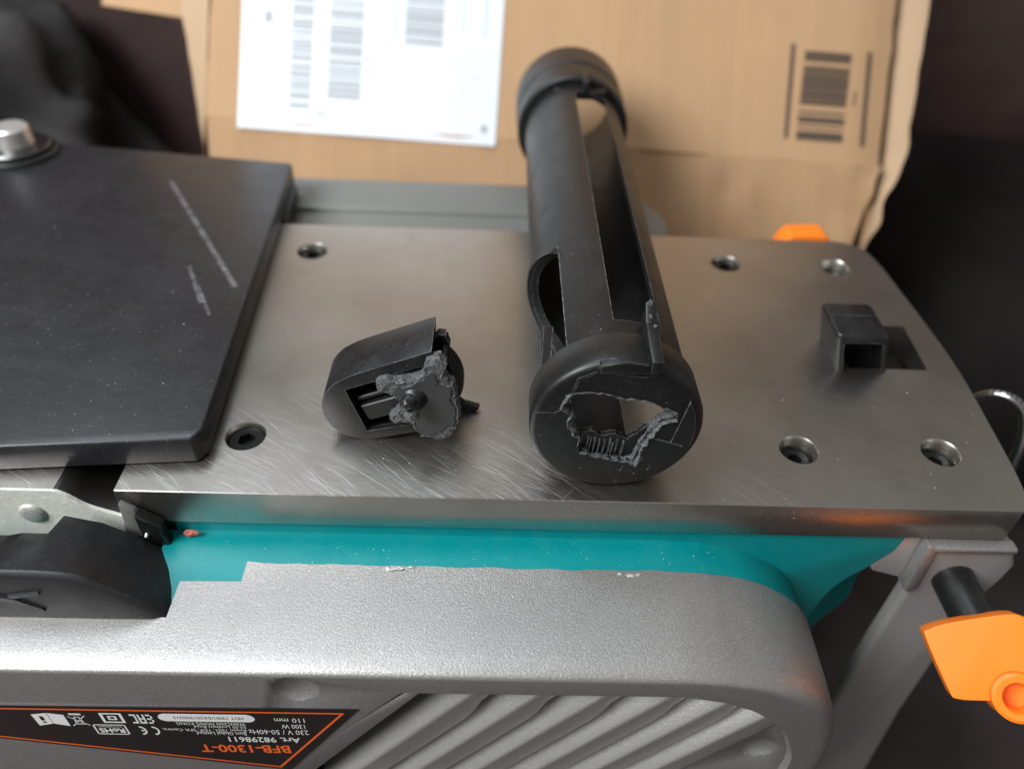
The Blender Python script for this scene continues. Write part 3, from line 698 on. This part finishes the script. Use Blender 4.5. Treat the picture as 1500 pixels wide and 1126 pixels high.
for i, (x, z) in enumerate(JF):
    row = []; k_ = 0.88-0.20*max(0, noise.noise(Vector((x*0.22, z*0.22, 4.0)))+0.12)-(0.13 if z > 22.5 or (z < 6 and x > -42) else 0)-(0.16 if x < -50 else 0)
    for t, yy, j in ((1.0, 19.0, .1), (1.0, 17.4, .22), (0.5+0.5*1, 16.5, .25), (0.6+0.4*k_, 16.0, .22), (0.3+0.7*k_, 16.25, .16), (k_-0.03, 15.9, 0.0)):
        row.append(bm.verts.new((fc[0]+(x-fc[0])*t+rnd.uniform(-j, j), yy+rnd.uniform(-j, j)*0.9, fc[1]+(z-fc[1])*t+rnd.uniform(-j, j))))
    rows.append(row); IN.append((fc[0]+(x-fc[0])*k_, fc[1]+(z-fc[1])*k_))
n = len(JF)
for i in range(n):
    A, B = rows[i], rows[(i+1) % n]
    for j in range(5): bm.faces.new((A[j], A[j+1], B[j+1], B[j]))
bm.faces.new([r[0] for r in rows])
frag = finish(bm, 'torn_plate', M_torn, ec, 0)
bm = bmesh.new(); prism(bm, IN, 15.75, 17.5, 'y'); finish(bm, 'plate_face', M_blackgrey, ec, 30)
bm = bmesh.new(); lathe(bm, [(15.9, 3.2), (15.3, 2.6), (14.4, 2.2), (13.2, 1.9), (12.6, 1.2), (12.4, 0)], (-46.2, 15.6), 'y', 28, False); blob(bm, (-47.2, 12.6, 17.4), 1.9, 3, 0.35, 2.2); finish(bm, 'stud', M_black, ec, 60)
bm = bmesh.new(); blob(bm, (-46.6, 12.7, 13.9), 1.75, 3, 0.35, 2.2); finish(bm, 'stud', M_torn, ec, 60)
bm = bmesh.new(); prism(bm, [(-47.5+12.0*math.cos(math.radians(a)), 10.8+12.4*math.sin(math.radians(a))) for a in range(-58, 62, 6)], 27.5, 31.0, 'y', 0.4)
finish(bm, 'flange', M_black, ec, 35)
bm = bmesh.new(); prism(bm, jag([(-41, 20), (-40.0, 23.6), (-38.8, 22.8), (-37.6, 20.4), (-38.6, 17), (-39.6, 12), (-42, 12)], 0.7, 0.35, 4), 21, 26, 'y')
prism(bm, jag([(-37.5, 4.6), (-34.6, 2.8), (-31.6, 1.7), (-32.5, 0.6), (-32.9, -1.0), (-36, -1.2), (-38.6, 0.5)], 0.6, 0.3, 6), 28.5, 30.0, 'y')
prism(bm, jag([(-43, 24.5), (-41.0, 26.2), (-39.6, 26.0), (-38.6, 23.0), (-40.0, 21.5), (-42.5, 20.8)], 0.6, 0.3, 8), 26.5, 29, 'y')
for v in bm.verts: v.co.z = max(v.co.z, 0.15)
finish(bm, 'torn_flaps', M_blackfine, ec, 20)

# ================================================================== stand bracket and clamp knobs
sb = thing('stand_bracket', 'silver folded steel stand bracket and leg under the right end of the sole', 'stand', (88, 1, -250))
bm = bmesh.new()
prism(bm, [(77.4, -11.0), (96.9, -11.0), (98.2, -12.2), (101.6, -19.2), (100.9, -25.6), (98.6, -34), (99.5, -60), (101, -95), (104.8, -137), (106, -250), (84, -250), (84.0, -137), (79.2, -95), (78.2, -58), (78.2, -31.6), (77.2, -29), (78.2, -26)], -1.5, 3.4, 'y', 1.6, 4)
finish(bm, 'leg', M_steelpaint, sb, 40)
bm = bmesh.new(); prism(bm, [(76.2, -11.0), (78.6, -11.0), (79.6, -27.6), (78.0, -29.6), (76.6, -28.4)], -2.6, 1.0, 'y', 0.5, 2)
prism(bm, [(77.0, -10.95), (98.0, -10.95), (98.6, -13.0), (77.6, -13.2)], -2.7, 1.0, 'y', 0.8, 3); finish(bm, 'flange_edge', M_silver, sb, 40)
bm = bmesh.new(); prism(bm, [(64.0, -18.6), (72.2, -11.0), (80, -11.0), (80, -30), (77.6, -28.6), (69.0, -25.8)], 1.3, 3.6, 'y', 0.5, 2); finish(bm, 'tab', M_steelpaint, sb, 40)
def clamp(label, loc, far=False):
    t = thing('clamp_knob', label, 'clamp knob', loc, 'orange clamp knobs on the stand')
    sg = -1 if far else 1
    bm = bmesh.new(); tube(bm, (0, 0, 0), (0, -20*sg, 0), 5.0, 4.9, 40); finish(bm, 'shaft', M_blackfine, t, 40, loc)
    bm = bmesh.new()
    if far:
        prism(bm, smoothpoly([(-10.5, 1.5), (-7.6, 8.6), (-5, 9.8), (4.5, 10.2), (6.8, 9.2), (12.2, 1.5), (11, -16), (-8, -16)], 4), 14, 23, 'y', 1.3, 3)
        finish(bm, 'wing', M_orange, t, 40, loc); return t
    # wing: a thick tilted grip with an eye at its lower end
    nn = Vector((-0.36, -0.60, 0.71)).normalized(); U = Vector((0, 0, 1)).cross(nn).normalized(); V = nn.cross(U)
    if U.x < 0: U, V = -U, -V
    O = Vector((-1.5, -19.4, 8.0))
    def place(b):
        for v in b.verts:
            p = O+U*v.co.x+V*v.co.y+nn*v.co.z; v.co = Vector((p.x, p.y*sg, p.z))
        return b
    up = [(-12.3, -8.1), (-12.3, -6.2), (-9.4, -3.2), (-3.6, 1.2), (1.1, 4.4), (3.5, 5.0), (8.0, 4.2), (12.8, -5.5), (11.6, -11.1), (4, -15.0), (-1.9, -17.8), (-4.2, -16.7)]
    w_ = prism(bm, smoothpoly(up, 4), -7.5, 0, 'z', 2.2, 5)
    c = bmesh.new(); lathe(c, [(-3.5, 0), (-3.5, 2.7), (6, 3.1), (6, 0)], (8.0, -11.6), 'z', 32, False)
    finish(place(boolean(w_, [c])), 'wing', M_orange, t, 40, loc)
    bm = bmesh.new(); lathe(bm, [(-3.0, 0), (-3.0, 2.95), (1.9, 2.95), (2.5, 3.4), (2.6, 4.6), (2.1, 5.3), (-6, 5.6), (-6, 0)], (8.0, -11.6), 'z', 40, False); finish(place(bm), 'eye', M_orange, t, 40, loc)
    return t
clamp('orange winged clamp knob on its black shaft in front of the silver bracket', (87.5, -1.6, -24))
clamp('orange clamp knob peeping up behind the far edge of the sole', (87.0, 120.5, -16.8), True)
# bent wire at the right edge
bm = bmesh.new(); P = smoothpoly([(104, 60, -40), (106, 52, -18), (109.5, 46, -5), (113.5, 42, -2), (117.5, 38, -6), (118.5, 34, -20), (118, 30, -60), (118, 28, -250)], 5, False)
for a, b in zip(P, P[1:]): tube(bm, a, b, 1.5, 1.5, 12, False)
bmesh.ops.remove_doubles(bm, verts=bm.verts, dist=0.2)
tag(finish(bm, 'wire_hook', M_chrome, None, 60), 'bent steel wire hook behind the right edge of the sole', 'hook')

# ================================================================== cardboard box
P0 = Vector((4.0, 217.5, 16.8)); BR = Vector((0.9992, -0.0275, -0.0288)); BU = Vector((0.0335, 0.597, 0.8015))
BU = (BU-BR*BU.dot(BR)).normalized(); BN = BR.cross(BU)
bxo = thing('cardboard_box', 'brown cardboard box with white shipping label standing behind the planer', 'box', (0, 260, -250))
def BP(x, u, d=0): return P0+BR*x+BU*u+BN*d
def sheet(nx, nu, f, thick=3.0):
    bm = bmesh.new(); g, h = [[[bm.verts.new(f(i/nx, j/nu)+BN*o) for i in range(nx+1)] for j in range(nu+1)] for o in (0, -thick)]
    for q in (g, h):
        for j in range(nu):
            for i in range(nx): bm.faces.new((q[j][i], q[j][i+1], q[j+1][i+1], q[j+1][i]))
    rim = [(0, i) for i in range(nx)]+[(j, nx) for j in range(nu)]+[(nu, i) for i in range(nx, 0, -1)]+[(j, 0) for j in range(nu, 0, -1)]
    for (j, i), (l, k) in zip(rim, rim[1:]+rim[:1]): bm.faces.new((g[j][i], g[l][k], h[l][k], h[j][i]))
    return bm
def crumple(p, a, f=0.05): return noise.noise(Vector(p)*f)*a
def fpanel(s, t):
    x = -156+290.5*s; u = -26+366*t
    x += crumple((0, u, 3), 1.0, 0.06) if s in (0, 1) else 0
    d = crumple((x, u, 0), 0.9, 0.02)
    edge = max(0, (s-0.94)/0.06); d -= edge**2*2.5*(1+0.8*noise.noise(Vector((0, u*0.08, 5))))
    return BP(x, u, d)
fpan = finish(sheet(48, 72, fpanel), 'front_panel', M_card, bxo, 60)
LD = Vector((0, -0.42, -0.91)).normalized()
def lpanel(s, t):
    x = -156+290.5*s
    p = BP(x, -26, crumple((x, -26, 0), 0.9, 0.02)) + LD*215*t
    dent = math.exp(-((x-70)/5)**2-((215*t-14)/6)**2); p += BN*(crumple((x, t*200, 9), 1.6, 0.03)-dent*2.5+2.0*math.exp(-((x-77)/3)**2-((215*t-15)/6)**2))
    if s > 0.93: p += BR*(-(s-0.93)/0.07*12*min(1, t*4)) + BN*crumple((x, t*215, 2), 2.5, 0.12)
    return p
finish(sheet(60, 36, lpanel), 'lower_panel', M_card, bxo, 60)
# side flaps: the right one stands out beyond a dark crease, the left one is a narrow strip
def rflap(s, t):
    u = -68+408*t
    cr = noise.noise(Vector((0, u*0.09, 7)))*2.2*(1 if u < 0 else 0.25)
    x0, x1 = 138.6+cr*0.6, 147.2+cr+0.05*min(u,80)
    if u < -20: x0 += (u+20)*0.10; x1 += (u+20)*0.28
    return BP(x0+(x1-x0)*s, u, -9.0+6*s+1.0*math.sin(s*3.1)+cr*0.4)
finish(sheet(6, 130, rflap, 2.5), 'right_flap', M_cardin, bxo, 50)
def lflap(s, t):
    u = -45+385*t
    cr = noise.noise(Vector((0, u*0.08, 17)))*1.6
    return BP((-168.3-0.2*min(u, 70)+cr*0.6)*(1-s)+(-157.8+0.2*cr)*s, u, -11.0+8.0*s)
finish(sheet(6, 110, lflap, 2.5), 'left_flap', M_cardin, bxo, 50)
bm = bmesh.new()
def quadbox(bm, a, b, c, d, off):
    pts = [Vector(p) for p in (a, b, c, d)]; q = [p+Vector(off) for p in pts]
    A = [bm.verts.new(p) for p in pts]; B = [bm.verts.new(p) for p in q]
    bm.faces.new(A); bm.faces.new(B[::-1])
    for i in range(4): bm.faces.new((A[i], B[i], B[(i+1) % 4], A[(i+1) % 4]))
quadbox(bm, BP(133.0, 340, -5), BP(133.0, -26, -5), BP(133.0, -26, -9)+LD*215, BP(130, 150, -180)+LD*20, BR*2.5)
finish(bm, 'right_side', M_card, bxo, 0)
bm = bmesh.new(); quadbox(bm, BP(-154, 340, -12), BP(-154, -26, -12), BP(-154, -26, -13)+LD*215, BP(-150, 150, -180)+LD*20, BR*2.5); finish(bm, 'left_side', M_card, bxo, 0)
bm = bmesh.new(); quadbox(bm, BP(-232, 38, -60), BP(-170, 30, -50), BP(-170, 130, -50), BP(-232, 140, -60), BN*-3); finish(bm, 'far_flap', M_card, bxo, 0)
# shipping label and prints, thin sheets proud of the panel
def onface(bm, x0, x1, u0, u1, d, sk=0.0):
    nx = max(1, int((x1-x0)/8)); nu = max(1, int((u1-u0)/8))
    g = [[bm.verts.new(BP(x0+(x1-x0)*i/nx+sk*(u0+(u1-u0)*j/nu), u0+(u1-u0)*j/nu, d+crumple((x0+(x1-x0)*i/nx, u0+(u1-u0)*j/nu, 0), 0.9, 0.02))) for i in range(nx+1)] for j in range(nu+1)]
    for j in range(nu):
        for i in range(nx): bm.faces.new((g[j][i], g[j][i+1], g[j+1][i+1], g[j+1][i]))
bm = bmesh.new(); onface(bm, -142.7, -33, -29.5, 110, 0.45); lbl = finish(bm, 'shipping_label', M_paper, bxo, 60)
rnd = random.Random(2)
def bars(bm, x0, x1, u0, u1, d, mn=0.5, mx=2.0, gap=(0.4, 1.6)):
    u = u0
    while u < u1:
        h = rnd.uniform(mn, mx); onface(bm, x0, x1, u, min(u+h, u1), d); u += h+rnd.uniform(*gap)
bm = bmesh.new()
bars(bm, -121.5, -112.5, -19.5, 60, 0.6); bars(bm, -105.5, -91.5, -14.5, 60, 0.6); bars(bm, -74, -58, 10, 60, 0.6)
finish(bm, 'label_barcodes', M_greyprint, lbl, 0)
bm = bmesh.new()
for x0, x1, u0, u1 in ((-125.5, -123, -10, 60), (-88.5, -86, -6, 60), (-109, -107.5, -12, 60), (-80, -77, 10, 60), (-51, -49, 16, 40), (-41.5, -39.5, 15, 60)):
    u = u0
    while u < u1:
        h = rnd.uniform(0.8, 2.2); onface(bm, x0, x1, u, u+h, 0.6); u += h+rnd.uniform(0.3, 0.9)
for k in range(26): 
    x = rnd.uniform(-55, -41); u = rnd.uniform(-14, 8); onface(bm, x, x+rnd.uniform(0.5, 1.6), u, u+rnd.uniform(0.4, 1.6), 0.6)
for k in range(4): onface(bm, -58+k*1.4, -57.2+k*1.4, 56, 60, 0.6)
finish(bm, 'label_small_print', M_greyprint2, lbl, 0)
bm = bmesh.new(); onface(bm, -133, -129.8, 14.5, 19, 0.6); onface(bm, -39.6, -36.8, -24.2, -21.2, 0.6); onface(bm, -109, -107, -22, -20.2, 0.6); tag(finish(bm, 'label_marks', M_greyprint, lbl, 0), kind='stuff')
bm = bmesh.new()
onface(bm, 90.6, 92.3, -16.8, 22.5, 0.4, -0.015); onface(bm, 123.6, 125.2, -17.8, 21.5, 0.4, -0.015)
u = -17.0
for h, g in ((3.6, 1.6), (0.6, 1.5), (2.6, 1.4), (0.9, 2.6), (1.2, 0.35), (1.0, 0.4), (1.6, 0.3), (1.3, 0.4), (0.8, 0.3), (1.8, 0.35), (1.5, 0.3), (0.8, 0.4), (0.9, 0.4), (1.0, 0.4), (0.7, 1.9), (1.2, 0.35), (1.2, 0.3), (1.0, 0.3)):
    onface(bm, 96.2, 116.2, u, u+h, 0.4, 0.01); u += h+g
for k in range(6): onface(bm, 119.0, 120.1, -1+k*1.0, -0.5+k*1.0, 0.4)
finish(bm, 'barcode_print', M_cardprint, bxo, 0)

# ================================================================== dim furniture behind
def soft(name, c, rx, ry, rz, m, label, cat, p=4, amp=0.05, fr=3, sub=5):
    bm = bmesh.new(); g = bmesh.ops.create_icosphere(bm, subdivisions=sub, radius=1)
    for v in g['verts']:
        d = v.co.normalized(); s = (abs(d.x)**p+abs(d.y)**p+abs(d.z)**p)**(-1/p)
        s *= 1+amp*noise.fractal(d*fr+Vector(c)*0.01, 1.0, 2.0, 4)
        v.co = Vector((c[0]+d.x*s*rx, c[1]+d.y*s*ry, c[2]+d.z*s*rz))
    o = finish(bm, name, m, None, 60); return tag(o, label, cat)
arm = thing('armchair', 'dark brown upholstered armchair behind the right side of the box', 'armchair', (420, 520, -250))
def soft_part(name, c, rx, ry, rz, m, par, **k):
    o = soft(name, c, rx, ry, rz, m, None, None, **k)
    off = Vector((0, 0, 0)); p = par
    while p: off += p.location; p = p.parent
    o.parent = par; o.location = -off; return o
soft_part('armrest', (330, 380, -222), 130, 170, 115, M_blackcloth, arm, amp=0.03)
soft_part('backrest', (470, 620, 120), 230, 90, 330, cloth_material('brown_backrest_lit', (0.13, 0.085, 0.078)), arm, amp=0.03)  # backrest brown raised in place of more light on it
soft_part('seat', (480, 380, -205), 200, 200, 80, M_blackcloth, arm, amp=0.03)
soft('bag', (-395, 330, -135), 130, 120, 150, M_bag, 'creased charcoal cloth bag at the far left behind the guard plate', 'bag', p=3, amp=0.22, fr=2.2)
soft('sofa', (-330, 560, -40), 340, 140, 330, M_brown, 'dark brown sofa in shadow behind the left end of the box', 'sofa', amp=0.02)

# ================================================================== dust and chips
bm = bmesh.new(); rnd = random.Random(12)
def flake(p, s, up=Vector((0, 0, 1))):
    a = rnd.uniform(0, 6.28); u = up.orthogonal().normalized(); v = up.cross(u); L = s*rnd.uniform(0.8, 2.2)
    d = u*math.cos(a)+v*math.sin(a); e = up.cross(d); P_ = Vector(p)
    vs = [bm.verts.new(P_+q) for q in (-d*L/2, e*s/2+up*s*0.2, d*L/2+up*s*0.1, -e*s/2+up*s*0.35)]
    bm.faces.new(vs)
for i in range(170):
    x, y = rnd.uniform(-94, 98), rnd.uniform(0, 118)
    if rnd.random() < 0.5: y *= 0.35
    flake((x, y, 0.06), 0.06+0.22*rnd.random()**3)
for i in range(110):
    x = rnd.uniform(-170, -98); y = rnd.uniform(2, 120)
    if rnd.random() < 0.5: y *= 0.5
    if y > 4.5-(x+140)*-0.09: flake((x, y+3, 8.07), 0.06+0.22*rnd.random()**3)
for i in range(60): flake((rnd.uniform(-95, 40), rnd.uniform(-7.8, -1.2), -15.05), 0.06+0.22*rnd.random()**3)
for i in range(70): flake((rnd.uniform(-103, 60), -0.06, -0.4-10*rnd.random()**1.6), 0.06+0.2*rnd.random()**3, Vector((0, -1, 0)))
for i in range(55):
    y = rnd.uniform(16, 130); th = math.radians(rnd.uniform(100, 126 if y < 60 else 148))
    r = Vector((math.cos(th), 0, math.sin(th))); flake(Vector((XC, y, ZC))+r*17.45, rnd.uniform(0.06, 0.16), r)
for i in range(70):
    th = rnd.uniform(0, 6.28); rr = 17*math.sqrt(rnd.random())
    if rr > 12: flake((XC+rr*math.cos(th), 4.45, ZC+rr*math.sin(th)), rnd.uniform(0.06, 0.18), Vector((0, -1, 0)))
tag(finish(bm, 'dust', M_dust, None, 0), kind='stuff')
# burrs of torn paint on the back edge of the silver cover
for (x, y, s) in ((-50.5, -9.6, 1.0), (-48.6, -9.4, 0.8), (-46.0, -9.0, 0.6), (4.6, -10.0, 0.8), (6.2, -9.8, 0.6), (2.0, -9.6, 0.5)):
    bm = bmesh.new(); blob(bm, (x, y, -13.9), s, 2, 0.9, 1.6, 1.3, 0.6, 0.45); finish(bm, 'burr', M_cast, cov, 0)
bm = bmesh.new(); blob(bm, (-98.5, -0.9, -13.6), 1.1, 2, 0.8, 1.8, 1.5, 0.5, 0.8); tag(finish(bm, 'chip', M_rust, None, 0), 'tiny reddish chip under the front edge of the sole', 'chip')
